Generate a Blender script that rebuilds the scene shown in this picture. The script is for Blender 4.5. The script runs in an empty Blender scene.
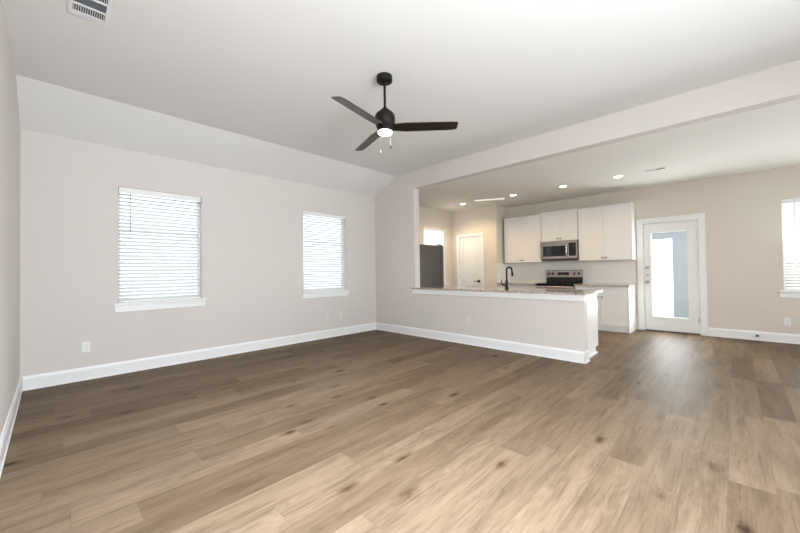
import bpy, bmesh, math, random
from mathutils import Vector, Matrix
random.seed(4)
SC = bpy.context.scene
COL = SC.collection
PI = math.pi

# ------------------------------------------------------------------ camera
CAM_H = 1.18
YAW, PITCH, ROLL = 0.77554, 0.0144, -0.0135
fw = Vector((math.cos(YAW)*math.cos(PITCH), math.sin(YAW)*math.cos(PITCH), math.sin(PITCH)))
r0 = Vector((math.sin(YAW), -math.cos(YAW), 0))
u0 = r0.cross(fw)
rt = r0*math.cos(ROLL) + u0*math.sin(ROLL)
up = -r0*math.sin(ROLL) + u0*math.cos(ROLL)
cd = bpy.data.cameras.new('camera')
cam = bpy.data.objects.new('camera', cd)
COL.objects.link(cam)
cd.sensor_width = 36.0
cd.lens = 341.46/800*36.0
cd.clip_start = 0.02
M = Matrix((rt, up, -fw)).transposed().to_4x4()
M.translation = (0, 0, CAM_H)
cam.matrix_world = M
SC.camera = cam

# ------------------------------------------------------------------ world, daylight, exposure
SC.view_settings.view_transform = 'Standard'
SC.view_settings.look = 'None'
SC.view_settings.gamma = 1.0
SC.view_settings.use_curve_mapping = False
SC.view_settings.exposure = 0.04
W = bpy.data.worlds.new('sky'); SC.world = W; W.use_nodes = True
bg = W.node_tree.nodes['Background']
bg.inputs['Color'].default_value = (0.93, 0.965, 1.0, 1)
bg.inputs['Strength'].default_value = 2.1

def area(name, loc, direction, sx, sy, power, color=(1, 1, 1)):
    l = bpy.data.lights.new(name, 'AREA'); l.shape = 'RECTANGLE'
    l.size, l.size_y, l.energy, l.color = sx, sy, power, color
    o = bpy.data.objects.new(name, l); COL.objects.link(o)
    o.location = loc
    o.rotation_euler = Vector(direction).to_track_quat('-Z', 'Y').to_euler()
    return o
# fill light at windows added behind the viewer, aimed at floor and ceiling
FILL_DOWN = (0.955, 0.985, 1.03)
FILL_UP = (0.91, 0.985, 1.065)
YB = -1.9
XB_IN = 7.88
for x, sky, up_power in ((1.15, 50, 205), (3.35, 14, 3), (6.2, 5, 16)):
    area('fill_back_floor', (x, YB+.05, 1.5), (0, 1, -1.0), 1.7, 1.9, sky, FILL_DOWN)
    area('fill_back_ceiling', (x, YB+.06, 1.4), (-.62, 1, 1.1), 1.7, 1.9, up_power, FILL_UP)
area('fill_left', (-.19, -.95, 1.5), (1, 0.6, -1.7), 1.1, 1.9, 44, FILL_DOWN)
# daylight coming in by the windows and the glass door the photograph shows
area('daylight_door', (8.02, 0.86, 1.06), (-1, 0, 0), 0.5, 1.5, 38, (0.95, 0.98, 1.0))
area('daylight_dining', (8.35, -0.98, 1.5), (-1, 0, 0), 0.9, 1.35, 15, (0.97, 0.99, 1.0))
area('ground_dining', (XB_IN, -0.98, 1.5), (-1, 0, 1.0), 0.85, 1.35, 9, (0.93, 1.0, 0.99))
area('daylight_kitchen', (6.65, 5.24, 1.95), (0.2, -1, 0), 0.8, 0.5, 3, (1.0, 0.95, 0.86))

# ------------------------------------------------------------------ materials
def mat(name, color, rough=0.5, metal=0.0, spec=0.5, bump=None, coat=0.0, emit=None, mottle=None):
    m = bpy.data.materials.new(name); m.use_nodes = True
    nt = m.node_tree; b = nt.nodes['Principled BSDF']
    b.inputs['Base Color'].default_value = (*color, 1)
    b.inputs['Roughness'].default_value = rough
    b.inputs['Metallic'].default_value = metal
    b.inputs['Specular IOR Level'].default_value = spec
    b.inputs['Coat Weight'].default_value = coat
    tc = nt.nodes.new('ShaderNodeNewGeometry')
    if mottle:
        n = nt.nodes.new('ShaderNodeTexNoise'); n.inputs['Scale'].default_value = mottle[0]
        n.inputs['Detail'].default_value = 3
        nt.links.new(tc.outputs['Position'], n.inputs['Vector'])
        mx = nt.nodes.new('ShaderNodeMix'); mx.data_type = 'RGBA'
        k = mottle[1]
        mx.inputs['A'].default_value = (*[c*(1-k) for c in color], 1)
        mx.inputs['B'].default_value = (*[min(1, c*(1+k)) for c in color], 1)
        nt.links.new(n.outputs['Fac'], mx.inputs['Factor'])
        nt.links.new(mx.outputs['Result'], b.inputs['Base Color'])
    if bump:
        n = nt.nodes.new('ShaderNodeTexNoise'); n.inputs['Scale'].default_value = bump[0]
        nt.links.new(tc.outputs['Position'], n.inputs['Vector'])
        bp = nt.nodes.new('ShaderNodeBump'); bp.inputs['Strength'].default_value = bump[1]
        bp.inputs['Distance'].default_value = 0.002
        nt.links.new(n.outputs['Fac'], bp.inputs['Height'])
        nt.links.new(bp.outputs['Normal'], b.inputs['Normal'])
    if emit:
        b.inputs['Emission Color'].default_value = (*emit[0], 1)
        b.inputs['Emission Strength'].default_value = emit[1]
    return m

WALL = mat('wall_paint', (0.668, 0.624, 0.591), 0.75, bump=(180, 0.12))
WALL_LAMPTINT = mat('wall_paint_lamp_tint', (0.69, 0.63, 0.545), 0.75, bump=(180, 0.12))  # same wall paint with the kitchen lamps' warm light put in its colour
CEIL = mat('ceiling_paint', (0.80, 0.795, 0.785), 0.85, bump=(140, 0.15))
TRIM = mat('trim_paint', (0.83, 0.83, 0.82), 0.35)
PLATE2 = mat('almond_plastic', (0.74, 0.70, 0.67), 0.4)
DOORW = mat('door_paint', (0.80, 0.80, 0.77), 0.4)
CAB = mat('cabinet_paint', (0.82, 0.80, 0.77), 0.38)
VINYL = mat('white_vinyl', (0.85, 0.86, 0.86), 0.4)
PLATE = mat('white_plastic', (0.82, 0.82, 0.80), 0.35)
DARKHOLE = mat('slot_dark', (0.05, 0.05, 0.05), 0.6)
BLACK = mat('matte_black_metal', (0.008, 0.008, 0.008), 0.45, spec=0.3)
FANBODY = mat('bronze_black_metal', (0.010, 0.009, 0.008), 0.5, spec=0.22)
BLADE = mat('dark_walnut_blade', (0.014, 0.009, 0.005), 0.25, mottle=(30, 0.4))
NICKEL = mat('satin_nickel', (0.55, 0.53, 0.50), 0.28, metal=1.0)
STEEL = mat('brushed_steel', (0.50, 0.46, 0.41), 0.27, metal=1.0, mottle=(60, 0.06))
FRIDGE = mat('fridge_grey_steel', (0.088, 0.081, 0.069), 0.34, metal=0.3, mottle=(9, 0.12))
BLKGLASS = mat('black_glass', (0.008, 0.008, 0.009), 0.06, spec=0.6)
COOK = mat('black_cooktop', (0.008, 0.008, 0.009), 0.25, spec=0.12)
BLKENAMEL = mat('black_enamel', (0.015, 0.015, 0.016), 0.2)
GASKET = mat('rubber_gasket', (0.06, 0.06, 0.06), 0.7)
CONC = mat('concrete', (0.62, 0.61, 0.58), 0.85, mottle=(4, 0.12))
PORCH = mat('blue_grey_siding', (0.40, 0.435, 0.475), 0.7, mottle=(3, 0.06))
FENCE = mat('tan_fence', (0.36, 0.27, 0.16), 0.8, mottle=(6, 0.2))
WHITEWALL = mat('pale_stucco', (0.78, 0.78, 0.78), 0.8, mottle=(5, 0.05))
VENTW = mat('vent_white', (0.80, 0.81, 0.83), 0.4)
VENTG = mat('vent_grey', (0.50, 0.53, 0.58), 0.6)
CHAIN = mat('chain_metal', (0.45, 0.44, 0.42), 0.4, metal=0.3)
LAMPW = mat('fan_lamp_lens', (0.9, 0.88, 0.84), 0.4, emit=((1.0, 0.86, 0.66), 14))
CANW = mat('recessed_lens', (0.9, 0.88, 0.84), 0.4, emit=((1.0, 0.90, 0.76), 14))
BARW = mat('strip_glow', (0.9, 0.9, 0.87), 0.4, emit=((1.0, 0.97, 0.90), 0.45))
CLOCK = mat('clock_display', (0.01, 0.012, 0.012), 0.2, emit=((0.25, 0.75, 0.35), 0.05))

def glass_mat():
    m = bpy.data.materials.new('window_glass'); m.use_nodes = True
    nt = m.node_tree; nt.nodes.clear()
    o = nt.nodes.new('ShaderNodeOutputMaterial')
    t = nt.nodes.new('ShaderNodeBsdfTransparent'); t.inputs['Color'].default_value = (0.96, 0.98, 0.98, 1)
    g = nt.nodes.new('ShaderNodeBsdfGlossy'); g.inputs['Roughness'].default_value = 0.02
    lw = nt.nodes.new('ShaderNodeLayerWeight'); lw.inputs['Blend'].default_value = 0.5
    pw = nt.nodes.new('ShaderNodeMath'); pw.operation = 'POWER'; pw.inputs[1].default_value = 4.0
    f = nt.nodes.new('ShaderNodeMath'); f.operation = 'MULTIPLY_ADD'; f.inputs[1].default_value = 0.7; f.inputs[2].default_value = 0.03
    nt.links.new(lw.outputs['Facing'], pw.inputs[0]); nt.links.new(pw.outputs[0], f.inputs[0])
    mx = nt.nodes.new('ShaderNodeMixShader')
    nt.links.new(f.outputs[0], mx.inputs[0]); nt.links.new(t.outputs[0], mx.inputs[1]); nt.links.new(g.outputs[0], mx.inputs[2])
    nt.links.new(mx.outputs[0], o.inputs[0])
    return m
GLASS = glass_mat()

def slat_mat():
    m = bpy.data.materials.new('blind_slat_vinyl'); m.use_nodes = True
    nt = m.node_tree; nt.nodes.clear()
    o = nt.nodes.new('ShaderNodeOutputMaterial')
    d = nt.nodes.new('ShaderNodeBsdfPrincipled'); d.inputs['Base Color'].default_value = (0.88, 0.88, 0.87, 1); d.inputs['Roughness'].default_value = 0.4
    t = nt.nodes.new('ShaderNodeBsdfTranslucent'); t.inputs['Color'].default_value = (0.9, 0.91, 0.92, 1)
    mx = nt.nodes.new('ShaderNodeMixShader'); mx.inputs[0].default_value = 0.62
    nt.links.new(d.outputs[0], mx.inputs[1]); nt.links.new(t.outputs[0], mx.inputs[2]); nt.links.new(mx.outputs[0], o.inputs[0])
    return m
SLAT = slat_mat()

class NB:
    """small node helper"""
    def __init__(s, m): s.nt = m.node_tree
    def new(s, t, **k):
        n = s.nt.nodes.new(t)
        for a, v in k.items(): setattr(n, a, v)
        return n
    def put(s, sock, v):
        if isinstance(v, bpy.types.NodeSocket): s.nt.links.new(v, sock)
        else: sock.default_value = v
    def math(s, op, a, b=None, c=None):
        n = s.new('ShaderNodeMath', operation=op)
        for i, v in enumerate((a, b, c)):
            if v is not None: s.put(n.inputs[i], v)
        return n.outputs[0]
    def xyz(s, x, y, z):
        n = s.new('ShaderNodeCombineXYZ')
        for i, v in enumerate((x, y, z)): s.put(n.inputs[i], v)
        return n.outputs[0]
    def noise(s, vec, scale, detail=3, rough=0.5):
        n = s.new('ShaderNodeTexNoise'); s.put(n.inputs['Vector'], vec)
        n.inputs['Scale'].default_value = scale; n.inputs['Detail'].default_value = detail; n.inputs['Roughness'].default_value = rough
        return n.outputs['Fac']
    def ramp(s, fac, stops):
        n = s.new('ShaderNodeValToRGB'); s.put(n.inputs[0], fac)
        e = n.color_ramp.elements
        while len(e) < len(stops): e.new(0.5)
        for q, (p, c) in zip(e, stops): q.position = p; q.color = (*c, 1) if len(c) == 3 else c
        return n.outputs[0]
    def mix(s, fac, a, b, blend='MIX'):
        n = s.new('ShaderNodeMix', data_type='RGBA', blend_type=blend)
        s.put(n.inputs['Factor'], fac); s.put(n.inputs['A'], a); s.put(n.inputs['B'], b)
        return n.outputs['Result']

def floor_mat():
    m = mat('oak_vinyl_plank', (0.3, 0.22, 0.15), 0.4)
    b = m.node_tree.nodes['Principled BSDF']; h = NB(m)
    g = h.new('ShaderNodeNewGeometry'); sp = h.new('ShaderNodeSeparateXYZ'); h.put(sp.inputs[0], g.outputs['Position'])
    x, y = sp.outputs[0], sp.outputs[1]
    PW, PL = 0.182, 1.22
    fy = h.math('DIVIDE', h.math('ADD', y, 50.0), PW)
    row = h.math('FLOOR', fy)
    wn = h.new('ShaderNodeTexWhiteNoise', noise_dimensions='1D'); h.put(wn.inputs['W'], row)
    fx = h.math('DIVIDE', h.math('ADD', h.math('ADD', x, 50.0), h.math('MULTIPLY', wn.outputs['Value'], PL)), PL)
    colm = h.math('FLOOR', fx)
    wn2 = h.new('ShaderNodeTexWhiteNoise', noise_dimensions='3D'); h.put(wn2.inputs['Vector'], h.xyz(row, colm, 3.7))
    rnd = wn2.outputs['Value']
    sc = h.new('ShaderNodeSeparateXYZ'); h.put(sc.inputs[0], wn2.outputs['Color'])
    r2, r3 = sc.outputs[0], sc.outputs[1]
    off = h.math('MULTIPLY', rnd, 37.0)
    # long figure and fine grain
    figure = h.noise(h.xyz(h.math('MULTIPLY', x, 1.1), h.math('MULTIPLY', y, 8.0), off), 1.6, 4, 0.55)
    grain = h.noise(h.xyz(h.math('MULTIPLY', x, 4.0), h.math('MULTIPLY', y, 110.0), off), 1.5, 5, 0.65)
    streak = h.noise(h.xyz(h.math('MULTIPLY', x, 2.2), h.math('MULTIPLY', y, 34.0), h.math('ADD', off, 5.0)), 1.5, 4, 0.6)
    warp = h.noise(h.xyz(h.math('MULTIPLY', x, 1.3), h.math('MULTIPLY', y, 4.0), off), 2.0, 2, 0.5)
    rings = h.math('SINE', h.math('ADD', h.math('MULTIPLY', warp, 46.0), h.math('MULTIPLY', y, 60.0)))
    base = h.ramp(rnd, [(0.0, FLOOR_C[0]), (0.35, FLOOR_C[1]), (0.7, FLOOR_C[2]), (1.0, FLOOR_C[3])])
    fig = h.ramp(figure, [(0.30, (0.74, 0.72, 0.70)), (0.5, (0.98, 0.98, 0.98)), (0.72, (1.16, 1.15, 1.14))])
    c = h.mix(1.0, base, fig, 'MULTIPLY')
    gr = h.ramp(grain, [(0.34, (0.70, 0.68, 0.66)), (0.52, (1.0, 1.0, 1.0)), (0.7, (1.12, 1.12, 1.12))])
    c = h.mix(0.65, c, gr, 'MULTIPLY')
    st = h.ramp(streak, [(0.30, (0.50, 0.46, 0.42)), (0.40, (0.88, 0.87, 0.86)), (0.47, (1, 1, 1))])
    c = h.mix(0.55, c, st, 'MULTIPLY')
    rg = h.ramp(h.math('ADD', h.math('MULTIPLY', rings, 0.5), 0.5), [(0.0, (0.90, 0.89, 0.88)), (0.6, (1.02, 1.02, 1.02)), (1.0, (1.03, 1.03, 1.03))])
    c = h.mix(h.math('MULTIPLY', r3, 0.9), c, rg, 'MULTIPLY')
    # knots
    v = h.new('ShaderNodeTexVoronoi'); v.feature = 'F1'
    h.put(v.inputs['Vector'], h.xyz(h.math('MULTIPLY', x, 1.5), h.math('MULTIPLY', y, 3.6), off)); v.inputs['Scale'].default_value = 1.0
    wob = h.noise(h.xyz(h.math('MULTIPLY', x, 10.0), h.math('MULTIPLY', y, 30.0), off), 1.0, 3, 0.6)
    d = h.math('ADD', v.outputs['Distance'], h.math('MULTIPLY', h.math('SUBTRACT', wob, 0.5), 0.16))
    kn = h.ramp(d, [(0.035, (0.20, 0.16, 0.13)), (0.07, (0.55, 0.50, 0.45)), (0.13, (0.92, 0.91, 0.90)), (0.20, (1, 1, 1))])
    c = h.mix(1.0, c, kn, 'MULTIPLY')
    # seams between planks
    def edge(f, w):
        fr = h.math('FRACT', f)
        return h.math('LESS_THAN', h.math('MINIMUM', fr, h.math('SUBTRACT', 1.0, fr)), w)
    seam = h.math('MAXIMUM', edge(fy, 0.0065), edge(fx, 0.0010))
    c = h.mix(h.math('MULTIPLY', seam, 0.6), c, (0.10, 0.075, 0.055, 1))
    h.put(b.inputs['Base Color'], c)
    h.put(b.inputs['Roughness'], h.math('ADD', 0.42, h.math('MULTIPLY', grain, 0.16)))
    b.inputs['Specular IOR Level'].default_value = 0.075
    bp = h.new('ShaderNodeBump'); bp.inputs['Strength'].default_value = 0.12; bp.inputs['Distance'].default_value = 0.002
    h.put(bp.inputs['Height'], h.math('SUBTRACT', grain, seam)); h.put(b.inputs['Normal'], bp.outputs[0])
    return m
FLOOR_C = [(0.122, 0.084, 0.050), (0.156, 0.110, 0.069), (0.175, 0.126, 0.081), (0.203, 0.147, 0.095)]
FLOOR = floor_mat()

def granite_mat():
    m = mat('speckled_granite', (0.6, 0.55, 0.48), 0.06)
    b = m.node_tree.nodes['Principled BSDF']; h = NB(m)
    g = h.new('ShaderNodeNewGeometry')
    n1 = h.noise(g.outputs['Position'], 28, 4, 0.65); n2 = h.noise(g.outputs['Position'], 130, 2, 0.5)
    c = h.ramp(n1, [(0.30, (0.16, 0.12, 0.09)), (0.45, (0.42, 0.35, 0.28)), (0.60, (0.58, 0.52, 0.45)), (0.75, (0.70, 0.66, 0.60))])
    s = h.ramp(n2, [(0.34, (0.35, 0.31, 0.28)), (0.42, (1, 1, 1))])
    h.put(b.inputs['Base Color'], h.mix(0.8, c, s, 'MULTIPLY'))
    return m
GRANITE = granite_mat()

def tile_mat():
    m = mat('white_subway_tile', (0.82, 0.81, 0.78), 0.12)
    b = m.node_tree.nodes['Principled BSDF']; h = NB(m)
    g = h.new('ShaderNodeNewGeometry'); sp = h.new('ShaderNodeSeparateXYZ'); h.put(sp.inputs[0], g.outputs['Position'])
    br = h.new('ShaderNodeTexBrick'); br.offset = 0.5
    h.put(br.inputs['Vector'], h.xyz(h.math('ADD', sp.outputs[0], sp.outputs[1]), h.math('SUBTRACT', sp.outputs[2], 0.88), 0.0))
    br.inputs['Scale'].default_value = 1.0; br.inputs['Brick Width'].default_value = 0.152; br.inputs['Row Height'].default_value = 0.0765
    br.inputs['Mortar Size'].default_value = 0.0016
    br.inputs['Color1'].default_value = (0.88, 0.86, 0.81, 1); br.inputs['Color2'].default_value = (0.86, 0.84, 0.79, 1); br.inputs['Mortar'].default_value = (0.76, 0.74, 0.70, 1)
    h.put(b.inputs['Base Color'], br.outputs['Color'])
    bp = h.new('ShaderNodeBump'); bp.inputs['Strength'].default_value = 0.3; bp.inputs['Distance'].default_value = 0.002; bp.invert = True
    h.put(bp.inputs['Height'], br.outputs['Fac']); h.put(b.inputs['Normal'], bp.outputs[0])
    return m
TILE = tile_mat()

# ------------------------------------------------------------------ mesh helpers (all in world coordinates)
def BM(): return bmesh.new()
def box(bm, x0, x1, y0, y1, z0, z1, bevel=0.0, seg=1):
    vs = [bm.verts.new((x, y, z)) for x in (x0, x1) for y in (y0, y1) for z in (z0, z1)]
    fs = [bm.faces.new([vs[i] for i in f]) for f in ((0, 1, 3, 2), (4, 6, 7, 5), (0, 4, 5, 1), (2, 3, 7, 6), (0, 2, 6, 4), (1, 5, 7, 3))]
    if bevel:
        es = list({e for f in fs for e in f.edges})
        bmesh.ops.bevel(bm, geom=es, offset=bevel, segments=seg, affect='EDGES', profile=0.5)
    return bm
def prism(bm, pts, axis, a0, a1):
    """extrude a 2-D polygon along an axis: 'x' takes (y,z), 'y' takes (x,z), 'z' takes (x,y)"""
    def P(p, a): return {'x': (a, p[0], p[1]), 'y': (p[0], a, p[1]), 'z': (p[0], p[1], a)}[axis]
    A = [bm.verts.new(P(p, a0)) for p in pts]; B = [bm.verts.new(P(p, a1)) for p in pts]
    n = len(pts)
    fa, fb = bm.faces.new(A), bm.faces.new(B[::-1])
    for i in range(n): bm.faces.new((A[i], A[(i+1) % n], B[(i+1) % n], B[i]))
    if n > 4: bmesh.ops.triangulate(bm, faces=[fa, fb])
    return bm
def gridsolid(bm, us, vs, inside, P, t0, t1):
    """a slab made of the grid cells for which inside(u,v); P(u,v,t) gives the point"""
    U, V = len(us)-1, len(vs)-1
    ins = lambda i, j: 0 <= i < U and 0 <= j < V and inside((us[i]+us[i+1])/2, (vs[j]+vs[j+1])/2)
    q = lambda *c: bm.faces.new([bm.verts.new(P(*p)) for p in c])
    for i in range(U):
        for j in range(V):
            if not ins(i, j): continue
            a, b, c, d = us[i], us[i+1], vs[j], vs[j+1]
            q((a, c, t0), (b, c, t0), (b, d, t0), (a, d, t0)); q((a, c, t1), (a, d, t1), (b, d, t1), (b, c, t1))
            if not ins(i-1, j): q((a, c, t0), (a, d, t0), (a, d, t1), (a, c, t1))
            if not ins(i+1, j): q((b, c, t0), (b, c, t1), (b, d, t1), (b, d, t0))
            if not ins(i, j-1): q((a, c, t0), (a, c, t1), (b, c, t1), (b, c, t0))
            if not ins(i, j+1): q((a, d, t0), (b, d, t0), (b, d, t1), (a, d, t1))
    bmesh.ops.remove_doubles(bm, verts=bm.verts, dist=1e-5)
    return bm
def cyl(bm, p0, p1, r0_, r1_=None, seg=20):
    r1_ = r0_ if r1_ is None else r1_
    p0, p1 = Vector(p0), Vector(p1); d = p1-p0
    q = d.to_track_quat('Z', 'Y').to_matrix().to_4x4(); q.translation = (p0+p1)/2
    bmesh.ops.create_cone(bm, cap_ends=True, segments=seg, radius1=r0_, radius2=r1_, depth=d.length, matrix=q)
    return bm
def lathe(bm, c, prof, seg=32, axis='z', ring=False):
    """profile of (radius, height) turned about an axis through c"""
    rings = []
    for r, z in prof:
        ring = []
        for k in range(seg):
            a = 2*PI*k/seg
            p = {'z': (r*math.cos(a), r*math.sin(a), z), 'x': (z, r*math.cos(a), r*math.sin(a)), 'y': (r*math.cos(a), z, r*math.sin(a))}[axis]
            ring.append(bm.verts.new((c[0]+p[0], c[1]+p[1], c[2]+p[2])))
        rings.append(ring)
    for A, B in zip(rings, rings[1:]):
        for k in range(seg): bm.faces.new((A[k], A[(k+1) % seg], B[(k+1) % seg], B[k]))
    if ring:
        for k in range(seg): bm.faces.new((rings[-1][k], rings[-1][(k+1) % seg], rings[0][(k+1) % seg], rings[0][k]))
    else: bm.faces.new(rings[0]); bm.faces.new(rings[-1][::-1])
    return bm
def tube(bm, pts, rad, seg=12):
    pts = [Vector(p) for p in pts]; rings = []
    n = len(pts); ref = Vector((0.0123, 0.999, 0.02))
    for i, p in enumerate(pts):
        t = (pts[min(i+1, n-1)]-pts[max(i-1, 0)]).normalized()
        a = t.cross(ref)
        if a.length < 0.1: a = t.cross(Vector((1, 0, 0.01)))
        a.normalize(); b = t.cross(a)
        r = rad[i] if isinstance(rad, (list, tuple)) else rad
        rings.append([bm.verts.new(p+a*r*math.cos(2*PI*k/seg)+b*r*math.sin(2*PI*k/seg)) for k in range(seg)])
    for A, B in zip(rings, rings[1:]):
        for k in range(seg): bm.faces.new((A[k], A[(k+1) % seg], B[(k+1) % seg], B[k]))
    bm.faces.new(rings[0][::-1]); bm.faces.new(rings[-1])
    return bm

def root_of(o):
    while o.parent: o = o.parent
    return o
def obj(name, bm, m, parent=None, label=None, smooth=False):
    bmesh.ops.recalc_face_normals(bm, faces=bm.faces)
    if parent is not None: bmesh.ops.translate(bm, verts=bm.verts, vec=-Vector(root_of(parent).location))
    me = bpy.data.meshes.new(name); bm.to_mesh(me); bm.free()
    me.materials.append(m)
    if smooth:
        me.polygons.foreach_set('use_smooth', [True]*len(me.polygons))
        try: me.set_sharp_from_angle(angle=math.radians(38))
        except Exception: pass
    o = bpy.data.objects.new(name, me); COL.objects.link(o)
    o.parent = parent
    if label: o['label'] = label
    return o
def tag(o, label, cat, group=None, kind=None):
    o['label'] = label; o['category'] = cat
    if group: o['group'] = group
    if kind: o['kind'] = kind
    return o
def thing(name, label, cat, loc, group=None, kind=None):
    o = bpy.data.objects.new(name, None); COL.objects.link(o)
    o.empty_display_size = 0.1; o.location = loc
    return tag(o, label, cat, group, kind)
def struct(name, bm, m, label, cat): return tag(obj(name, bm, m), label, cat, kind='structure')

# ------------------------------------------------------------------ the room
XL, XK, XK2, XB, YW = -0.23, 4.657, 4.80, 7.907, 5.273
ZW, ZF, ZK, YC = 2.714, 3.017, 2.713, 4.63
YE, YJ = 1.364, 4.19             # free end of the half wall, jamb of the opening
T = 0.15
WIN_Z = (0.842, 2.25)
WIN_ZB = (0.80, 2.215)

hole = lambda u, v, hs: not any(a < u < b and c < v < d for a, b, c, d in hs)
struct('floor', box(BM(), XL-T, XB+T, YB-T, YW+T, -0.12, 0.0), FLOOR, 'brown oak plank floor running through the room', 'floor')

bm = BM()
box(bm, XL, XK, YB, YC, ZF, ZF+0.12)
prism(bm, [(YC, ZF), (YW, ZW), (YW, ZW+0.12), (YC, ZF+0.12)], 'x', XL, XK)
struct('ceiling', bm, CEIL, 'pale painted ceiling, raised and sloped over the living room', 'ceiling')
struct('ceiling_kitchen', box(BM(), XK2, XB, YB, YW, ZK, ZK+0.12), mat('ceiling_paint_lamp_tint', (0.80, 0.775, 0.725), 0.85, bump=(140, 0.15)), 'lower ceiling tinted cream for the lamp glow, over the kitchen and dining side', 'ceiling')  # warm lamplight put into the kitchen ceiling's colour

hsL = [(-1.55, -.35, 0.4, 2.5)]
bm = gridsolid(BM(), [YB-T, -1.55, -.35, YC], [0, 0.4, 2.5, ZF, ZF+.12], lambda u, v: hole(u, v, hsL), lambda u, v, t: (t, u, v), XL-T, XL)
prism(bm, [(YC, 0), (YW, 0), (YW, ZW), (YC, ZF)], 'x', XL-T, XL)
struct('wall_left', bm, WALL, 'plain wall at the left edge of the room', 'wall')

W1, W2, WKI, WD = (0.556, 1.456), (3.018, 3.921), (6.20, 7.11), (-1.44, -0.53)
for nm, x0, x1, wins, m_, lab in (('wall_front', XL-T, XK+.07, (W1, W2), WALL, 'long wall with the two blind-covered living room windows'), ('wall_nook', XK+.07, XB+T, (WKI,), WALL_LAMPTINT, 'kitchen wall tinted beige for the lamp glow, with the window above the fridge')):
    hs = [(*w, *WIN_Z) for w in wins]
    us = sorted({x0, x1} | {a for h_ in hs for a in h_[:2]}); vs = [0, *WIN_Z, ZW]
    struct(nm, gridsolid(BM(), us, vs, lambda u, v: hole(u, v, hs), lambda u, v, t: (u, t, v), YW, YW+T), m_, lab, 'wall')

DOORH = (0.437, 1.252, 0.0, 2.03)
hsB = [(*WD, *WIN_ZB), DOORH]
us = sorted({YB-T, YW} | {a for h_ in hsB for a in h_[:2]}); vs = sorted({0, *WIN_ZB, 2.03, ZK+.12})
struct('wall_right', gridsolid(BM(), us, vs, lambda u, v: hole(u, v, hsB), lambda u, v, t: (t, u, v), XB, XB+T), WALL_LAMPTINT, 'wall tinted beige for the lamp glow, with the glass door and kitchen cabinets', 'wall')

hsK = [(0.2, 2.1, 0.4, 2.5), (2.4, 4.3, 0.4, 2.5), (5.2, 7.2, 0.4, 2.5)]
us = sorted({XL, XB} | {a for h_ in hsK for a in h_[:2]}); vs = [0, 0.4, 2.5, ZF+.12]
struct('wall_back', gridsolid(BM(), us, vs, lambda u, v: hole(u, v, hsK), lambda u, v, t: (u, t, v), YB-T, YB), WALL, 'wall behind the viewer with three wide windows added for light', 'wall')

poly = [(YW, 0), (YW, ZW), (YC, ZF), (YC, ZF+.12), (YB, ZF+.12), (YB, ZK), (YJ, ZK), (YJ, 0.85), (YE, 0.85), (YE, 0)]
bmk = BM()
def kin(u, v): return (u > YJ) or (v > ZK) or (v < 0.85 and u > YE)
gridsolid(bmk, [YB, YE, YJ, YC], [0, 0.85, ZK, ZF+.12], kin, lambda u, v, t: (t, u, v), XK, XK2)
prism(bmk, [(YC, 0), (YW, 0), (YW, ZW), (YC, ZF)], 'x', XK, XK2)
struct('wall_kitchen', bmk, WALL, 'wall between living room and kitchen with wide opening and half wall', 'wall')

XP, YP = 7.32, 3.985             # pantry: its door wall and its side wall
PD = (4.395, 5.035, 0.0, 2.03)
bmp = BM()
us = sorted({YP, YW, PD[0], PD[1]}); vs = [0, 2.03, ZK]
gridsolid(bmp, us, vs, lambda u, v: hole(u, v, [PD]), lambda u, v, t: (t, u, v), XP, XP+0.11)
box(bmp, XP+0.11, XB, YP, YP+0.11, 0, ZK)
struct('wall_pantry', bmp, WALL_LAMPTINT, 'wall tinted beige for the lamp glow, jutting out at the kitchen corner with the white pantry door', 'wall')

# ------------------------------------------------------------------ baseboards and trims
PROF = [(0, 0), (0.020, 0), (0.020, 0.012), (0.015, 0.020), (0.015, 0.118), (0.010, 0.134), (0.006, 0.146), (0, 0.146)]
def base_x(bm, x0, x1, y, s):     # runs along x on a wall at y, growing towards s
    return prism(bm, [(y+s*a, b) for a, b in PROF], 'x', x0, x1)
def base_y(bm, y0, y1, x, s):
    return prism(bm, [(x+s*a, b) for a, b in PROF], 'y', y0, y1)
struct('baseboard_front', base_x(BM(), XL+.02, XK-.02, YW, -1), TRIM, 'white baseboard under the two living room windows', 'baseboard')
struct('baseboard_left', base_y(BM(), YB, YW-.0, XL, 1), TRIM, 'white baseboard along the left wall', 'baseboard')
bm = base_y(BM(), YE-.015, YW, XK, -1); base_x(bm, XK-.02, XK2+.015, YE, -1)
struct('baseboard_kitchen', bm, TRIM, 'white baseboard along the half wall and round its free end', 'baseboard')
struct('baseboard_right', base_y(BM(), YB, 0.345, XB, -1), TRIM, 'white baseboard right of the glass door', 'baseboard')
struct('baseboard_pantry', base_y(BM(), YP, 4.325, XP, -1), TRIM, 'white baseboard beside the pantry door', 'baseboard')
# apron trim under the bar top
bm = BM()
for t_, za, zb in ((.016, .775, .8255), (.022, .8255, .832), (.027, .832, .841), (.031, .841, .8515)):
    box(bm, XK-t_, XK-.0003, YE-t_, YJ+.05, za, zb); box(bm, XK-.0003, XK2+.0155, YE-t_, YE-.0003, za, zb)
struct('trim_1', bm, TRIM, 'white moulding band right under the bar countertop', 'trim')

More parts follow.
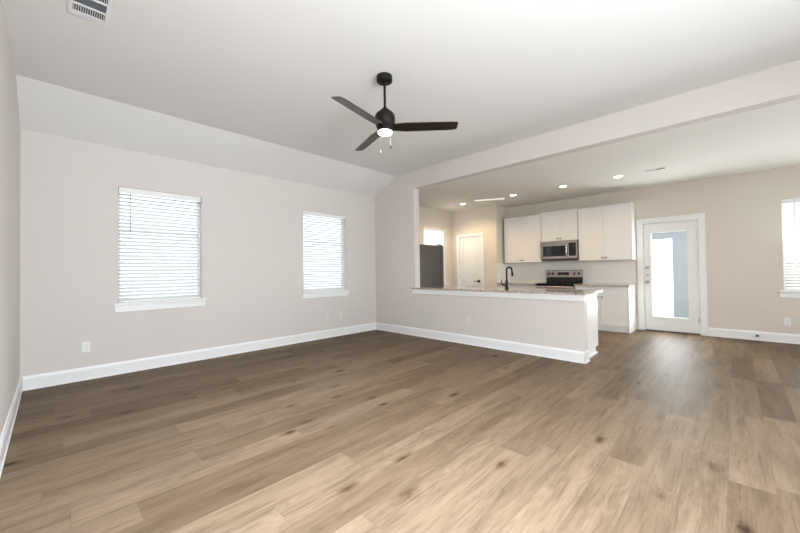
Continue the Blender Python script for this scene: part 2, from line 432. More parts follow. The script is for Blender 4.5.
# ------------------------------------------------------------------ windows
def frameW(a, d, z): return (a, YW+d, z)
def frameB(a, d, z): return (XB+d, a, z)
def pbox(bm, F, a0, a1, d0, d1, z0, z1, bev=0.0):
    p, q = F(a0, d0, z0), F(a1, d1, z1)
    return box(bm, *sum(([min(p[i], q[i]), max(p[i], q[i])] for i in range(3)), []), bevel=bev)
def window(n, F, a0, a1, label, zz=None):
    z0, z1 = zz or WIN_Z
    w = thing('window_%d' % n, label, 'window', F((a0+a1)/2, 0, z0), kind='structure')
    bm = BM()
    for q in ((a0, a0+.028, z0, z1), (a1-.028, a1, z0, z1), (a0+.028, a1-.028, z1-.045, z1), (a0+.028, a1-.028, z0, z0+.04)): pbox(bm, F, q[0], q[1], .085, .145, q[2], q[3])
    obj('window_frame', bm, VINYL, w)
    bm = BM(); pbox(bm, F, a0+.028, a1-.028, .10, .13, 1.715, 1.745)
    obj('meeting_rail', bm, VINYL, w)
    bm = BM(); pbox(bm, F, a0+.028, a1-.028, .112, .118, z0+.04, 1.715); pbox(bm, F, a0+.028, a1-.028, .112, .118, 1.745, z1-.045)
    obj('pane', bm, GLASS, w)
    bm = BM(); pbox(bm, F, a0-.045, a1+.050, -.028, -.0005, z0-.022, z0+.0, .004); pbox(bm, F, a0, a1, -.002, .085, z0-.0005, z0+.004)
    obj('window_sill', bm, TRIM, w)
    bm = BM(); pbox(bm, F, a0-.035, a1+.040, -.014, -.0005, z0-.105, z0-.022, .003)
    obj('apron', bm, TRIM, w)
    return w
def blind(F, a0, a1, label, wand, zz=None):
    z0, z1 = zz or WIN_Z
    t = thing('window_blind', label, 'window blind', F((a0+a1)/2, .04, z0+.004), group='white window blinds')
    b0, b1 = a0+.006, a1-.006
    bm = BM(); pbox(bm, F, b0, b1, .001, .014, z1-.070, z1-.002, .003); pbox(bm, F, b0, b1, .014, .062, z1-.045, z1-.002)
    obj('valance', bm, PLATE, t)
    bm = BM(); zt, zb = z1-.085, z0+.045; n = 30; tilt = math.radians(SLAT_TILT); hw = .025
    for k in range(n):
        z = zt+(zb-zt)*k/(n-1); c, s_ = math.cos(tilt), math.sin(tilt)
        P = []
        for e, th in ((-1, -.0014), (1, -.0014), (1, .0014), (-1, .0014)):
            dd = e*hw*c - th*s_; zz = e*hw*s_ + th*c
            P.append((.038+dd, z+zz))
        A = [bm.verts.new(F(b0+.004, d, zq)) for d, zq in P]; B = [bm.verts.new(F(b1-.004, d, zq)) for d, zq in P]
        bm.faces.new(A); bm.faces.new(B[::-1])
        for i in range(4): bm.faces.new((A[i], A[(i+1) % 4], B[(i+1) % 4], B[i]))
    obj('slats', bm, SLAT, t)
    bm = BM(); pbox(bm, F, b0+.002, b1-.002, .016, .060, z0+.006, z0+.026, .003)
    obj('bottom_rail', bm, PLATE, t)
    bm = BM()
    for f in (.13, .5, .87):
        a = b0+(b1-b0)*f
        for d in (.0125, .0635): pbox(bm, F, a-.0012, a+.0012, d-.0008, d+.0008, z0+.02, z1-.05)
    obj('ladder_cord', bm, PLATE, t)
    bm = BM(); cyl(bm, F(wand, .006, z1-.05), F(wand, .006, z1-.54), .0045, seg=10)
    obj('tilt_wand', bm, WAND, t, 'thin grey tilt wand')
    return t
SLAT_TILT = 34
WAND = mat('grey_clear_plastic', (0.42, 0.43, 0.44), 0.3)
window(1, frameW, *W1, 'larger looking left window in the long wall')
window(2, frameW, *W2, 'right window in the long wall, near the corner')
window(3, frameW, *WKI, 'kitchen window above the fridge')
window(4, frameB, *WD, 'window at the right edge, past the glass door', WIN_ZB)
blind(frameW, *W1, 'white slatted blind on the left window of the long wall', W1[0]+.118)
blind(frameW, *W2, 'white slatted blind on the window near the room corner', W2[0]+.118)
blind(frameW, *WKI, 'white slatted blind on the kitchen window showing above the grey fridge', WKI[0]+.118)
blind(frameB, *WD, 'white slatted blind at the right edge of the photo', WD[1]-.135, WIN_ZB)
# unseen windows added behind the viewer to let the fill light in
for k, ((a, b, c, d), P) in enumerate([(q, lambda u, v, t: (u, YB+t, v)) for q in hsK]+[(q, lambda u, v, t: (XL+t, u, v)) for q in hsL]):
    m_ = (a+b)/2
    w = thing('window_%d' % (5+k), 'wide unseen window added behind the viewer for light', 'window', P(m_, c, 0), kind='structure')
    obj('window_frame', gridsolid(BM(), [a, a+.05, m_-.02, m_+.02, b-.05, b], [c, c+.05, d-.05, d], lambda u, v: not ((a+.05 < u < m_-.02 or m_+.02 < u < b-.05) and c+.05 < v < d-.05), P, -.13, -.08), VINYL, w)
    obj('pane', gridsolid(BM(), [a+.05, b-.05], [c+.05, d-.05], lambda u, v: True, P, -.108, -.102), GLASS, w)

# ------------------------------------------------------------------ glass door
def casing(bm, P, a0, a1, z1, w, th):
    """door casing of stepped section; P(a,d,z)"""
    for q in ((a0-w, a0, 0, z1+w), (a1, a1+w, 0, z1+w), (a0, a1, z1, z1+w)):
        pbox(bm, P, q[0], q[1], -th, -.0005, q[2], q[3], .003)
    for q in ((a0-w, a0-w+.018, 0, z1+w-.018), (a1+w-.018, a1+w, 0, z1+w-.018), (a0-w, a1+w, z1+w-.018, z1+w)):
        pbox(bm, P, q[0], q[1], -th-.006, -th, q[2], q[3])
D1 = thing('door_1', 'white back door with a tall glass pane', 'door', (XB, 0.845, 0), kind='structure')
bm = BM(); casing(bm, frameB, DOORH[0], DOORH[1], 2.03, 0.088, 0.016); obj('door_casing', bm, TRIM, D1)
bm = BM()
for q in ((DOORH[0], DOORH[0]+.014, 0.0, 2.03), (DOORH[1]-.014, DOORH[1], 0.0, 2.03), (DOORH[0], DOORH[1], 2.016, 2.03)): pbox(bm, frameB, q[0], q[1], 0, T, q[2], q[3])
obj('door_jamb', bm, TRIM, D1)
bm = BM(); pbox(bm, frameB, DOORH[0]+.014, DOORH[1]-.014, -.01, .13, 0.001, .016); obj('threshold', bm, mat('bronze_threshold', (.10, .085, .07), .4, metal=.6), D1)
s0, s1, sz0, sz1 = DOORH[0]+.018, DOORH[1]-.018, .022, 2.012
g0, g1, gz0, gz1 = 0.595, 1.120, 0.27, 1.845
bm = gridsolid(BM(), [s0, g0, g1, s1], [sz0, gz0, gz1, sz1], lambda u, v: not (g0 < u < g1 and gz0 < v < gz1), lambda u, v, t: (t, u, v), XB+.02, XB+.064)
slab = obj('door_slab', bm, DOORW, D1)
bm = BM()
gridsolid(bm, [g0-.032, g0+.004, g1-.004, g1+.032], [gz0-.032, gz0+.004, gz1-.004, gz1+.032], lambda u, v: not (g0+.004 < u < g1-.004 and gz0+.004 < v < gz1-.004), lambda u, v, t: (t, u, v), XB+.008, XB+.0195)
obj('glass_frame', bm, DOORW, slab)
obj('glass_pane', box(BM(), XB+.038, XB+.046, g0, g1, gz0, gz1), GLASS, slab)
for nm, z in (('deadbolt', 1.191), ('strike_plate', 1.045), ('door_knob', 0.916)):
    c = (XB+.0198, 1.193, z)
    bm = BM()
    if nm == 'deadbolt':
        lathe(bm, c, [(.032, 0), (.032, -.008), (.026, -.012), (.024, -.018)], 24, 'x'); box(bm, c[0]-.034, c[0]-.017, c[1]-.007, c[1]+.007, z-.020, z+.020, .003)
    elif nm == 'strike_plate':
        box(bm, c[0]-.004, c[0], c[1]-.022, c[1]+.022, z-.022, z+.022, .001); box(bm, c[0]-.012, c[0]-.004, c[1]-.010, c[1]+.010, z-.010, z+.010, .001)
    else:
        lathe(bm, c, [(.033, 0), (.033, -.008), (.014, -.014), (.012, -.030), (.022, -.036), (.029, -.048), (.028, -.060), (.016, -.068)], 24, 'x')
    obj(nm, bm, NICKEL, slab, smooth=True)
for z in (.25, 1.05, 1.82):
    obj('hinge', cyl(box(BM(), XB+.0165, XB+.0195, s0-.003, s0+.02, z-.045, z+.045), (XB+.012, s0-.003, z-.05), (XB+.012, s0-.003, z+.05), .006, seg=10), NICKEL, D1)

# ------------------------------------------------------------------ pantry door
frameP = lambda a, d, z: (XP+d, a, z)
D2 = thing('door_2', 'white panelled pantry door with a black handle', 'door', (XP, 4.715, 0), kind='structure')
bm = BM(); casing(bm, frameP, PD[0], PD[1], 2.03, 0.072, 0.016); obj('door_casing', bm, TRIM, D2)
bm = BM()
for q in ((PD[0], PD[0]+.012, 0, 2.03), (PD[1]-.012, PD[1], 0, 2.03), (PD[0], PD[1], 2.018, 2.03)): pbox(bm, frameP, q[0], q[1], 0, .11, q[2], q[3])
obj('door_jamb', bm, TRIM, D2)
a0, a1, z0, z1 = PD[0]+.015, PD[1]-.015, .012, 2.015
panels = [(a0+.10, a1-.10, .22, .80), (a0+.10, a1-.10, .98, z1-.12)]
us = [a0, a0+.10, a1-.10, a1]; vs = [z0, .22, .80, .98, z1-.12, z1]
bm = gridsolid(BM(), us, vs, lambda u, v: hole(u, v, panels), lambda u, v, t: (t, u, v), XP+.012, XP+.047)
for p in panels:
    for inset, dep in ((0, .024), (.035, .016)):
        box(bm, XP+dep, XP+.045, p[0]+inset, p[1]-inset, p[2]+inset, p[3]-inset)
pslab = obj('door_slab', bm, DOORW, D2)
bm = BM(); c = (XP+.0118, 4.505-.02, .915)
lathe(bm, c, [(.033, 0), (.033, -.008), (.020, -.012), (.012, -.016), (.012, -.05), (.010, -.055)], 24, 'x')
tube(bm, [(c[0]-.046, c[1], c[2]), (c[0]-.052, c[1]+.03, c[2]), (c[0]-.052, c[1]+.11, c[2])], [.010, .009, .007], 10)
obj('lever_handle', bm, BLACK, pslab, smooth=True)
for z in (.25, 1.05, 1.82):
    obj('hinge', cyl(BM(), (XP+.006, a1+.003, z-.05), (XP+.006, a1+.003, z+.05), .006, seg=10), NICKEL, D2)

# ------------------------------------------------------------------ countertops
def counter_poly(bm, pts_us, pts_vs, inside, z0=.852, z1=.880):
    return gridsolid(bm, pts_us, pts_vs, inside, lambda u, v, t: (u, v, t), z0, z1)
def in_pen(u, v):
    if u < XK-.0015: return v < 4.25
    if u < XK2+.002: return v < YJ-.002
    return v < 4.29
bm = counter_poly(BM(), [4.620, XK-.0015, XK2+.002, 5.44], [1.338, YJ-.002, 4.25, 4.29], in_pen)
bar_top = tag(obj('countertop', bm, GRANITE), 'long polished stone bar top on the white half wall', 'countertop')
tag(obj('countertop', counter_poly(BM(), [7.265, XB-.012], [1.366, 2.293], lambda u, v: True), GRANITE), 'short stone countertop right of the range by the glass door', 'countertop')
tag(obj('countertop', counter_poly(BM(), [7.265, XB-.012], [3.057, YP-.012], lambda u, v: True), GRANITE), 'stone countertop left of the range, seen behind the faucet', 'countertop')

# faucet
fx, fy = 4.95, 2.535
fa = thing('kitchen_faucet', 'black gooseneck kitchen faucet standing on the bar top', 'faucet', (fx, fy, .88))
bm = BM(); lathe(bm, (fx, fy, .8803), [(.030, 0), (.030, .006), (.024, .012), (.024, .10), (.021, .115), (.0165, .15)], 24)
obj('faucet_body', bm, BLACK, fa, smooth=True)
pts = [(fx, fy, 1.02), (fx, fy, 1.14)]
R_ = .047; dirv = Vector((0.86, -0.50, 0)).normalized()
for k in range(0, 13):
    a = PI*k/12*0.97
    pts.append((fx+dirv.x*(R_-R_*math.cos(a)), fy+dirv.y*(R_-R_*math.cos(a)), 1.175+R_*math.sin(a)))
e = Vector(pts[-1]); pts.append(tuple(e+Vector((dirv.x*.004, dirv.y*.004, -.03))))
obj('spout', tube(BM(), pts, .0135, 14), BLACK, fa, smooth=True)
e2 = Vector(pts[-1])
obj('spray_head', cyl(cyl(BM(), e2+Vector((0, 0, .012)), e2+Vector((.003, -.002, -.05)), .015, .019), e2+Vector((.003, -.002, -.05)), e2+Vector((.004, -.003, -.066)), .019, .016), BLACK, fa, smooth=True)
bm = BM(); tube(bm, [(fx, fy, .945), (fx-.012, fy+.05, .948), (fx-.018, fy+.075, .955)], [.015, .014, .011], 12)
tube(bm, [(fx-.017, fy+.072, .950), (fx-.020, fy+.078, .985), (fx-.022, fy+.082, 1.03)], [.008, .007, .006], 10)
obj('lever', bm, BLACK, fa, smooth=True)

# ------------------------------------------------------------------ cabinets
def shaker(x, y0, y1, z0, z1, th=.019):
    """door leaf whose face is at x (towards -x)"""
    bm = BM(); r = .058
    gridsolid(bm, [y0, y0+r, y1-r, y1], [z0, z0+r, z1-r, z1], lambda u, v: not (y0+r < u < y1-r and z0+r < v < z1-r), lambda u, v, t: (t, u, v), x, x+th)
    box(bm, x+.007, x+th-.002, y0+r-.001, y1-r+.001, z0+r-.001, z1-r+.001)
    return bm
def knob_bm(x, y, z): return lathe(BM(), (x, y, z), [(.006, 0), (.006, -.012), (.013, -.015), (.015, -.022), (.012, -.027)], 16, 'x')
def upper(label, y0, y1, z0, z1, lip):
    t = thing('upper_cabinet', label, 'cabinet', (XB-.17, (y0+y1)/2, z0), group='white wall cabinets')
    obj('cabinet_body', box(BM(), 7.59, XB-.001, y0+.001, y1-.001, z0, z1-.03), CAB, t)
    bm = BM(); box(bm, 7.575, XB-.001, y0, y1, z1-.03, z1-.012); box(bm, 7.562, XB-.001, y0-(lip and .012), y1, z1-.012, z1, .003)
    obj('top_moulding', bm, CAB, t)
    mid = (y0+y1)/2
    for a, b, k in ((y0+.006, mid-.0015, mid-.030), (mid+.0015, y1-.006, mid+.030)):
        d = obj('cabinet_door', shaker(7.570, a, b, z0+.004, z1-.036), CAB, t)
        obj('knob', knob_bm(7.570, k, z0+.052), BLACK, d, 'small black round knob', smooth=True)
upper('white two-door wall cabinet at the left, beside the pantry wall', 3.040, 3.925, 1.345, 2.405, False)
upper('short white wall cabinet above the microwave', 2.290, 3.036, 1.785, 2.435, False)
upper('white two-door wall cabinet nearest the glass door', 1.352, 2.286, 1.345, 2.415, True)
def base(label, y0, y1, panel):
    t = thing('base_cabinet', label, 'cabinet', (7.6, (y0+y1)/2, 0), group='white base cabinets at the back wall')
    obj('cabinet_body', box(BM(), 7.32, XB-.001, y0+.001, y1-.001, .095, .851), CAB, t)
    bm = BM(); box(bm, 7.345, XB-.001, y0+.004, y1-.004, 0.0005, .0945); obj('toe_kick', bm, TRIM, t)
    mid = (y0+y1)/2
    obj('drawer_front', shaker(7.301, y0+.006, y1-.006, .690, .838), CAB, t)
    for a, b, k in ((y0+.006, mid-.0015, mid-.030), (mid+.0015, y1-.006, mid+.030)):
        d = obj('cabinet_door', shaker(7.301, a, b, .105, .678), CAB, t)
        obj('knob', knob_bm(7.301, k, .645), BLACK, d, 'small black round knob', smooth=True)
    if panel: obj('end_panel', box(BM(), 7.305, XB-.001, y0-.014, y0, 0.0005, .851), CAB, t)
base('white base cabinet right of the range, next to the glass door', 1.392, 2.290, True)
base('white base cabinet left of the range, mostly behind the half wall', 3.062, 3.970, False)
t = thing('base_cabinet', 'white sink cabinet built onto the kitchen side of the half wall', 'cabinet', (5.1, 2.8, 0))
obj('cabinet_body', box(BM(), XK2+.001, 5.395, 1.412, 4.285, .10, .851), CAB, t)
obj('toe_kick', box(BM(), XK2+.02, 5.335, 1.414, 4.28, 0.0005, .0995), TRIM, t)
obj('end_panel', box(BM(), XK2+.001, 5.40, 1.398, 1.411, .10, .851), CAB, t)
obj('shoe_moulding', box(BM(), XK2+.016, 5.36, 1.390, 1.413, 0.0005, .022), TRIM, t)
for k in range(4):
    y0 = 1.416+k*.7165
    d = obj('cabinet_door', shaker(5.3955, y0+.004, y0+.712, .11, .84), CAB, t)

# backsplash of white tile on the back wall and the pantry side
bm = box(BM(), XB-.009, XB-.001, 1.366, YP-.001, .8805, 1.3445); box(bm, 7.28+.04, XB-.009, YP-.009, YP-.001, .8805, 1.3445)
tag(obj('backsplash', bm, TILE), 'glossy white tile backsplash between counters and wall cabinets', 'backsplash')

# ------------------------------------------------------------------ range
ry0, ry1 = 2.300, 3.050
rg = thing('range', 'stainless electric range with black top between the counters', 'stove', (7.58, 2.675, 0))
obj('range_body', box(BM(), 7.300, XB-.03, ry0, ry1, .02, .8495), BLKENAMEL, rg)
bm = BM(); box(bm, 7.250, XB-.075, ry0, ry1, .850, .884, .003)
ck = obj('cooktop', bm, COOK, rg)
for cx, cy, r in ((7.42, 2.49, .10), (7.42, 2.87, .085), (7.68, 2.49, .075), (7.68, 2.87, .10)):
    obj('burner_ring', lathe(BM(), (cx, cy, .8842), [(r, 0), (r, .0006), (r-.006, .0006), (r-.006, 0)], 36, ring=True), mat('burner_grey', (.05, .05, .05), .3), ck)
bgd = obj('backguard', box(BM(), XB-.075, XB-.032, ry0, ry1, .8845, 1.160, .005), BLKENAMEL, rg)
obj('backguard_panel', box(BM(), XB-.082, XB-.0752, ry0+.002, ry1-.002, 1.005, 1.157, .003), STEEL, bgd, 'brushed steel control panel')
obj('clock_panel', box(BM(), XB-.085, XB-.0822, 2.560, 2.800, 1.050, 1.115, .001), BLKGLASS, bgd)
obj('clock_digits', box(BM(), XB-.0858, XB-.0852, 2.655, 2.705, 1.075, 1.093), CLOCK, bgd)
for y in (2.365, 2.455, 2.905, 2.985):
    obj('control_knob', lathe(BM(), (XB-.0822, y, 1.083), [(.026, 0), (.025, -.012), (.021, -.024), (.015, -.028)], 20, 'x'), BLKENAMEL, bgd, smooth=True)
dr = obj('oven_door', box(BM(), 7.262, 7.2995, ry0+.004, ry1-.004, .235, .838, .004), STEEL, rg)
obj('oven_window', box(BM(), 7.2595, 7.2618, ry0+.12, ry1-.12, .36, .66, .001), BLKGLASS, dr)
BSTEEL = mat('bright_steel', (.74, .72, .69), .25, metal=1.0)
obj('oven_handle', cyl(box(box(BM(), 7.226, 7.262, ry0+.05, ry0+.075, .802, .826), 7.226, 7.262, ry1-.075, ry1-.05, .802, .826), (7.222, ry0+.01, .814), (7.222, ry1-.01, .814), .016), BSTEEL, dr, smooth=True)
obj('storage_drawer', box(BM(), 7.266, 7.2995, ry0+.004, ry1-.004, .07, .228, .004), STEEL, rg)

# microwave
my0, my1, mz0, mz1 = 2.293, 3.035, 1.372, 1.782
mw = thing('microwave', 'stainless over-range microwave with black window', 'microwave', (7.7, 2.664, mz0))
obj('microwave_body', box(BM(), 7.535, XB-.002, my0, my1, mz0, mz1), BLKENAMEL, mw)
obj('vent_strip', box(BM(), 7.506, 7.5345, my0, my1, mz1-.058, mz1-.001, .003), STEEL, mw)
md = obj('microwave_door', gridsolid(BM(), [2.455, 2.475, 2.985, my1], [mz0+.03, mz0+.085, mz1-.105, mz1-.060], lambda u, v: not (2.475 < u < 2.985 and mz0+.085 < v < mz1-.105), lambda u, v, t_: (t_, u, v), 7.503, 7.534), STEEL, mw)
obj('door_window', box(BM(), 7.506, 7.530, 2.475, 2.985, mz0+.085, mz1-.105), BLKGLASS, md)
hp = [(7.504, 2.490, mz0+.075), (7.474, 2.488, mz0+.095), (7.462, 2.488, mz0+.19), (7.474, 2.488, mz1-.115), (7.504, 2.490, mz1-.095)]
obj('door_handle', tube(BM(), hp, .013, 12), BSTEEL, md, smooth=True)
cp = obj('control_panel', box(BM(), 7.505, 7.534, my0+.022, 2.453, mz0+.085, mz1-.060, .002), BLKGLASS, mw)
obj('panel_frame', box(box(BM(), 7.503, 7.534, my0, my0+.021, mz0+.03, mz1-.060), 7.503, 7.534, my0+.021, 2.453, mz0+.03, mz0+.084), STEEL, mw)
obj('clock_display', box(BM(), 7.5038, 7.5048, 2.345, 2.405, mz1-.125, mz1-.095), CLOCK, cp)
obj('bottom_grille', box(BM(), 7.515, 7.5345, my0+.004, my1-.004, mz0+.001, mz0+.029), BLKENAMEL, mw)

# fridge: back against the stub wall, its plain side towards the room
fr = thing('refrigerator', 'dark grey refrigerator seen from the side below the kitchen window', 'refrigerator', (5.25, 4.75, 0))
FY0, FY1 = 4.325, 5.17
obj('fridge_body', box(BM(), 4.83, 5.600, FY0, FY1, .03, 1.700, .006), FRIDGE, fr)
for a, b, z0_, z1_, hy in ((FY0+.002, (FY0+FY1)/2-.002, .62, 1.70, (FY0+FY1)/2-.05), ((FY0+FY1)/2+.002, FY1-.002, .62, 1.70, (FY0+FY1)/2+.05), (FY0+.002, FY1-.002, .06, .612, None)):
    d = obj('fridge_door' if hy else 'freezer_drawer', box(BM(), 5.612, 5.715, a, b, z0_, z1_, .008, 2), FRIDGE, fr)
    if hy: obj('door_handle', cyl(box(box(BM(), 5.715, 5.75, hy-.01, hy+.01, .80, .83), 5.715, 5.75, hy-.01, hy+.01, 1.49, 1.52), (5.755, hy, .76), (5.755, hy, 1.56), .012), STEEL, d, smooth=True)
    else: obj('door_handle', cyl(box(box(BM(), 5.715, 5.75, FY0+.1, FY0+.13, .53, .55), 5.715, 5.75, FY1-.13, FY1-.1, .53, .55), (5.755, FY0+.06, .54), (5.755, FY1-.06, .54), .012), STEEL, d, smooth=True)
obj('door_gasket', box(BM(), 5.6005, 5.6115, FY0+.01, FY1-.01, .06, 1.69), GASKET, fr)
for y in (FY0+.01, FY1-.09): obj('hinge_cover', box(BM(), 5.56, 5.67, y, y+.08, 1.7005, 1.722, .004), GASKET, fr)
obj('foot_grille', box(BM(), 4.86, 5.60, FY0+.02, FY1-.02, 0.0005, .0295), GASKET, fr)

# ------------------------------------------------------------------ ceiling fan
FCX, FCY = 2.190, 2.318
fan = thing('ceiling_fan', 'black three-blade ceiling fan with a lit round lamp', 'ceiling fan', (FCX, FCY, ZF))
c0 = (FCX, FCY, 0)
obj('canopy', lathe(BM(), c0, [(.072, ZF-.0005), (.073, ZF-.044), (.070, ZF-.054), (.060, ZF-.060), (.030, ZF-.064), (.018, ZF-.066)], 36), FANBODY, fan, smooth=True)
obj('downrod', cyl(BM(), (FCX, FCY, 2.69), (FCX, FCY, ZF-.06), .0115, seg=16), FANBODY, fan, smooth=True)
obj('motor_housing', lathe(BM(), c0, [(.015, 2.725), (.022, 2.715), (.040, 2.698), (.078, 2.664), (.092, 2.645), (.095, 2.62), (.095, 2.572), (.089, 2.558), (.083, 2.552), (.083, 2.538), (.072, 2.528)], 40), FANBODY, fan, smooth=True)
lk = obj('lamp_housing', lathe(BM(), c0, [(.070, 2.528), (.074, 2.524), (.074, 2.496), (.068, 2.492)], 36), FANBODY, fan, smooth=True)
obj('lamp_lens', lathe(BM(), c0, [(.066, 2.4918), (.067, 2.484), (.058, 2.472), (.036, 2.466), (.012, 2.4645)], 36), LAMPW, lk, 'glowing round lamp lens', smooth=True)
for ang in (-47.5, -167.5, 72.5):
    bm = BM(); a = math.radians(ang); n = 14
    pit = math.radians(-13)
    top, bot = [], []
    for k in range(n+1):
        f = k/n; r = .070+(.676-.070)*f
        w0, w1 = (.046+.020*min(1, f*5), .046+.016*min(1, f*5))
        taper = 1-.12*f
        lead, trail = w0*taper, -w1*taper
        if k == n: lead -= .012; trail += .006
        rowt, rowb = [], []
        for s_ in (lead, lead*.4, trail*.4, trail):
            p = Vector((r if not (k == n and s_ == lead) else r-.006, s_*math.cos(pit), 2.532+s_*math.sin(pit)))
            for lst, dz in ((rowt, .003), (rowb, -.003)):
                q = p+Vector((0, 0, dz))
                lst.append(bm.verts.new((FCX+q.x*math.cos(a)-q.y*math.sin(a), FCY+q.x*math.sin(a)+q.y*math.cos(a), q.z)))
        top.append(rowt); bot.append(rowb)
    for k in range(n):
        for j in range(3):
            bm.faces.new((top[k][j], top[k+1][j], top[k+1][j+1], top[k][j+1])); bm.faces.new((bot[k][j], bot[k][j+1], bot[k+1][j+1], bot[k+1][j]))
        for j in (0, 3): bm.faces.new((top[k][j], bot[k][j], bot[k+1][j], top[k+1][j]))
    for k in (0, n):
        for j in range(3): bm.faces.new((top[k][j], top[k][j+1], bot[k][j+1], bot[k][j]))
    obj('blade', bm, BLADE, fan, smooth=True)
for dx, dy, zb, m_ in ((.060, -.012, 2.345, FANBODY), (-.035, .030, 2.290, CHAIN)):
    ch = obj('pull_chain', cyl(BM(), (FCX+dx, FCY+dy, zb+.02), (FCX+dx, FCY+dy, 2.500), .0007, seg=6), CHAIN, fan)
    obj('pull_knob', lathe(BM(), (FCX+dx, FCY+dy, zb), [(.003, -.002), (.007, .002), (.008, .016), (.005, .026), (.002, .030)], 14), m_, ch, smooth=True)
pl = bpy.data.lights.new('fan_lamp', 'SPOT'); pl.energy = 8; pl.color = (1.0, .84, .64); pl.shadow_soft_size = .06; pl.spot_size = math.radians(170); pl.spot_blend = .4
po = bpy.data.objects.new('fan_lamp', pl); COL.objects.link(po); po.location = (FCX, FCY, 2.455)

# ------------------------------------------------------------------ ceiling fixtures
GR = 'round recessed lights in the kitchen ceiling'
for (x, y, pw), lab in zip(((6.605, 4.43, 66), (6.60, 3.204, 22), (6.60, 2.233, 18), (6.60, 1.357, 18)),
    ('recessed ceiling light farthest left, above the pantry door', 'recessed ceiling light second from the left, beside the bright strip', 'recessed ceiling light third from the left, above the microwave', 'recessed ceiling light farthest right, next to the kitchen air vent')):
    t = thing('recessed_light', lab, 'ceiling light', (x, y, ZK), GR)
    obj('trim_ring', lathe(BM(), (x, y, ZK), [(.062, -.0003), (.080, -.0003), (.078, -.006), (.062, -.008)], 32, ring=True), PLATE, t, smooth=True)
    obj('lens', lathe(BM(), (x, y, ZK), [(.061, -.0004), (.061, -.006), (.036, -.0075)], 32), CANW, t, 'glowing round lens', smooth=True)
    l = bpy.data.lights.new('recessed_lamp', 'SPOT'); l.energy = pw; l.color = (1.0, .70, .40); l.shadow_soft_size = .07; l.spot_size = math.radians(150); l.spot_blend = .7
    lo = bpy.data.objects.new('recessed_lamp', l); COL.objects.link(lo); lo.location = (x, y, ZK-.02)
# two ceiling lights added out of view to brighten the near floor
for (x, y), lab in zip(((.95, .95), (1.75, -.35)), ('recessed fill light added over the viewer, nearer the left wall', 'recessed fill light added over the viewer, farther from the left wall')):
    t = thing('recessed_light', lab, 'ceiling light', (x, y, ZF), 'added recessed fill lights in the living room ceiling')
    obj('trim_ring', lathe(BM(), (x, y, ZF), [(.062, -.0003), (.080, -.0003), (.078, -.006), (.062, -.008)], 32, ring=True), PLATE, t, smooth=True)
    obj('lens', lathe(BM(), (x, y, ZF), [(.061, -.0004), (.061, -.006), (.036, -.0075)], 32), CANW, t, 'glowing round lens', smooth=True)
    l = bpy.data.lights.new('recessed_lamp', 'SPOT'); l.energy = 1000 if y > 0 else 20; l.color = (0.90, 1.0, 1.18); l.shadow_soft_size = .09; l.spot_size = math.radians(125); l.spot_blend = 1.0
    lo = bpy.data.objects.new('recessed_lamp', l); COL.objects.link(lo); lo.location = (x, y, ZF-.02)
# slim bright strip with a softly glowing face
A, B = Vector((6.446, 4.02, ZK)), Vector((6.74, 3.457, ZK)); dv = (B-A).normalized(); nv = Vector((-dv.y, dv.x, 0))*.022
t = thing('ceiling_strip', 'slim white glowing strip on the kitchen ceiling', 'ceiling light', tuple((A+B)/2))
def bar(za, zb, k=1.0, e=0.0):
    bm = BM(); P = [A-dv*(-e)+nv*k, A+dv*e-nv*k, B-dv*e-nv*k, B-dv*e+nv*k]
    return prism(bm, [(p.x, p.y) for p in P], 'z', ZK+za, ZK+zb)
obj('strip_base', bar(-.012, -.0005), PLATE, t); obj('strip_face', bar(-.026, -.0122, .85, .01), BARW, t, 'softly glowing face')
# kitchen air vent
t = thing('ceiling_vent', 'small narrow air vent in the kitchen ceiling', 'air vent', (6.56, .86, ZK), group='ceiling air vents')
vx0, vx1, vy0, vy1 = 6.50, 6.62, .715, 1.00
obj('vent_frame', gridsolid(BM(), [vx0, vx0+.018, vx1-.018, vx1], [vy0, vy0+.018, .852, .862, vy1-.018, vy1], lambda u, v: not (vx0+.018 < u < vx1-.018 and (vy0+.018 < v < .852 or .862 < v < vy1-.018)), lambda u, v, t_: (u, v, t_), ZK-.008, ZK-.0005), PLATE, t)
obj('vent_opening', box(BM(), vx0+.018, vx1-.018, vy0+.018, .852, ZK-.0035, ZK-.0008), DARKHOLE, t, 'dark open half')
bm = BM()
for k in range(5): box(bm, vx0+.02+k*.0175, vx0+.031+k*.0175, .862, vy1-.018, ZK-.006, ZK-.002)
obj('vent_slats', bm, VENTG, t)
# living room air vent
t = thing('ceiling_vent', 'white louvred air vent in the ceiling at the upper left', 'air vent', (.18, 3.1, ZF), group='ceiling air vents')
vx0, vx1, vy0, vy1 = .075, .285, 2.905, 3.255
b_ = .022
obj('vent_frame', gridsolid(BM(), [vx0, vx0+b_, vx1-b_, vx1], [vy0, vy0+b_, 3.000, 3.014, 3.112, 3.126, vy1-.045, vy1], lambda u, v: not (vx0+b_ < u < vx1-b_ and (vy0+b_ < v < 3.000 or 3.014 < v < 3.112 or 3.126 < v < vy1-.045)), lambda u, v, t_: (u, v, t_), ZF-.010, ZF-.0005), VENTW, t)
obj('vent_opening', box(BM(), vx0+b_, vx1-b_, vy0+b_, vy1-.045, ZF-.0015, ZF-.0006), DARKHOLE, t, 'dark duct behind the louvres')
for ya, yb in ((3.126, vy1-.045), (vy0+b_, 3.000)):
    bm = BM(); n = 14
    for k in range(n):
        x = vx0+b_+(vx1-vx0-2*b_)*(k+.5)/n
        prism(bm, [(x-.0030, ZF-.009), (x+.0004, ZF-.009), (x+.0020, ZF-.003), (x-.0014, ZF-.003)], 'y', ya, yb)
    obj('louvre', bm, VENTW, t)
bm = BM()
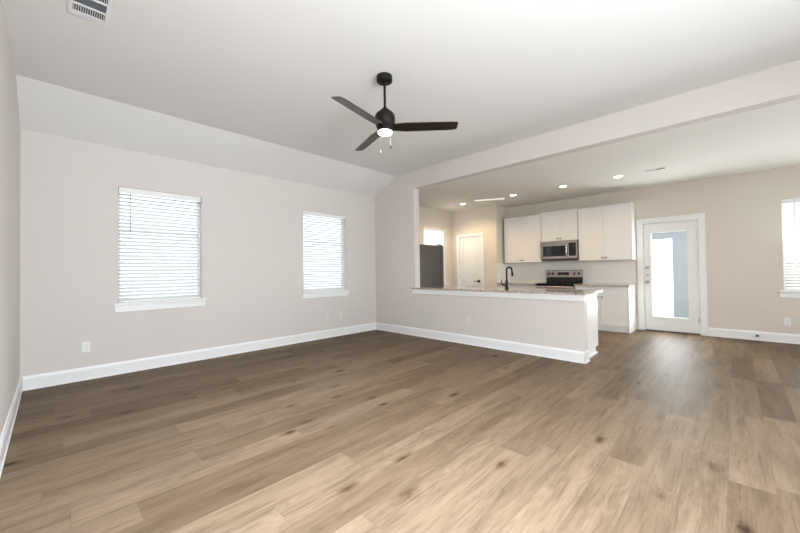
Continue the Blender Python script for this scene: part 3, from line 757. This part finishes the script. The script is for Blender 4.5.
for k in range(7):
    y = 3.017+k*.0135
    prism(bm, [(y, ZF-.009), (y+.003, ZF-.009), (y+.012, ZF-.002), (y+.009, ZF-.002)], 'x', vx0+b_, vx1-b_)
obj('louvre', bm, VENTG, t, 'grey middle louvres')

# ------------------------------------------------------------------ outlets and door stop
def outlet(F, a, z, label, duplex=True, pm=None):
    pm = pm or PLATE
    t = thing('wall_outlet', label, 'outlet', F(a, 0, z), group='outlets and wall plates')
    bm = BM(); pbox(bm, F, a-.036, a+.036, -.006, -.0006, z-.058, z+.058, .002); obj('cover_plate', bm, pm, t)
    for dz in ((.021, -.021) if duplex else (0,)):
        bm = BM(); pbox(bm, F, a-.017, a+.017, -.0075, -.0062, z+dz-.015, z+dz+.015, .0005)
        sk_ = obj('socket', bm, pm, t)
        if duplex:
            bm = BM()
            for da in (-.0065, .0065): pbox(bm, F, a+da-.0015, a+da+.0015, -.0082, -.0076, z+dz-.003, z+dz+.007)
            obj('slot', bm, DARKHOLE, sk_)
outlet(frameW, .272, .370, 'white outlet low on the long wall left of the left window')
outlet(frameW, 3.470, .375, 'wall-coloured outlet low under the window near the corner', True, PLATE2)
outlet(frameW, 3.765, .368, 'plain wall-coloured plate beside the outlet under the corner window', False, PLATE2)
outlet(frameB, -.560, .330, 'white outlet under the window at the right edge')
outlet(lambda a, d, z: (XK+d, a, z), 3.05, .40, 'pale outlet low on the half wall', True, PLATE2)
outlet(lambda a, d, z: (XB-.009+d, a, z), 1.76, 1.07, 'white outlet on the tile backsplash right of the range')
ds = thing('door_stop', 'small black door stop on the baseboard right of the glass door', 'door stop', (XB-.015, -.236, .075))
obj('stop_plate', lathe(BM(), (XB-.0155, -.236, .075), [(.020, 0), (.020, -.005), (.009, -.010), (.007, -.045)], 18, 'x'), BLACK, ds, smooth=True)
obj('rubber_tip', lathe(BM(), (XB-.0607, -.236, .075), [(.012, 0), (.013, -.012), (.009, -.020)], 18, 'x'), GASKET, ds, smooth=True)

# ------------------------------------------------------------------ outside
struct('ground', box(BM(), -14, 24, -18, 22, -.34, -.14), CONC, 'pale ground outside the windows', 'ground')
struct('patio_slab', box(BM(), XB+T+.01, 11.0, -4, 4, -.139, -.03), CONC, 'concrete patio outside the glass door', 'patio')
tag(obj('porch_post', box(BM(), 9.42, 9.62, .35, .96, -.029, 2.6), PORCH), 'blue-grey porch pier outside, seen through the door glass', 'porch post')
tag(obj('porch_beam', box(BM(), 9.42, 9.62, .961, 3.6, 1.83, 2.6), PORCH), 'blue-grey porch beam outside, along the top of the door glass', 'porch beam')
tag(obj('garden_wall', box(BM(), 13.0, 13.2, -9, -.6, -.139, 1.32), FENCE), 'tan garden wall outside the right edge window', 'garden wall')
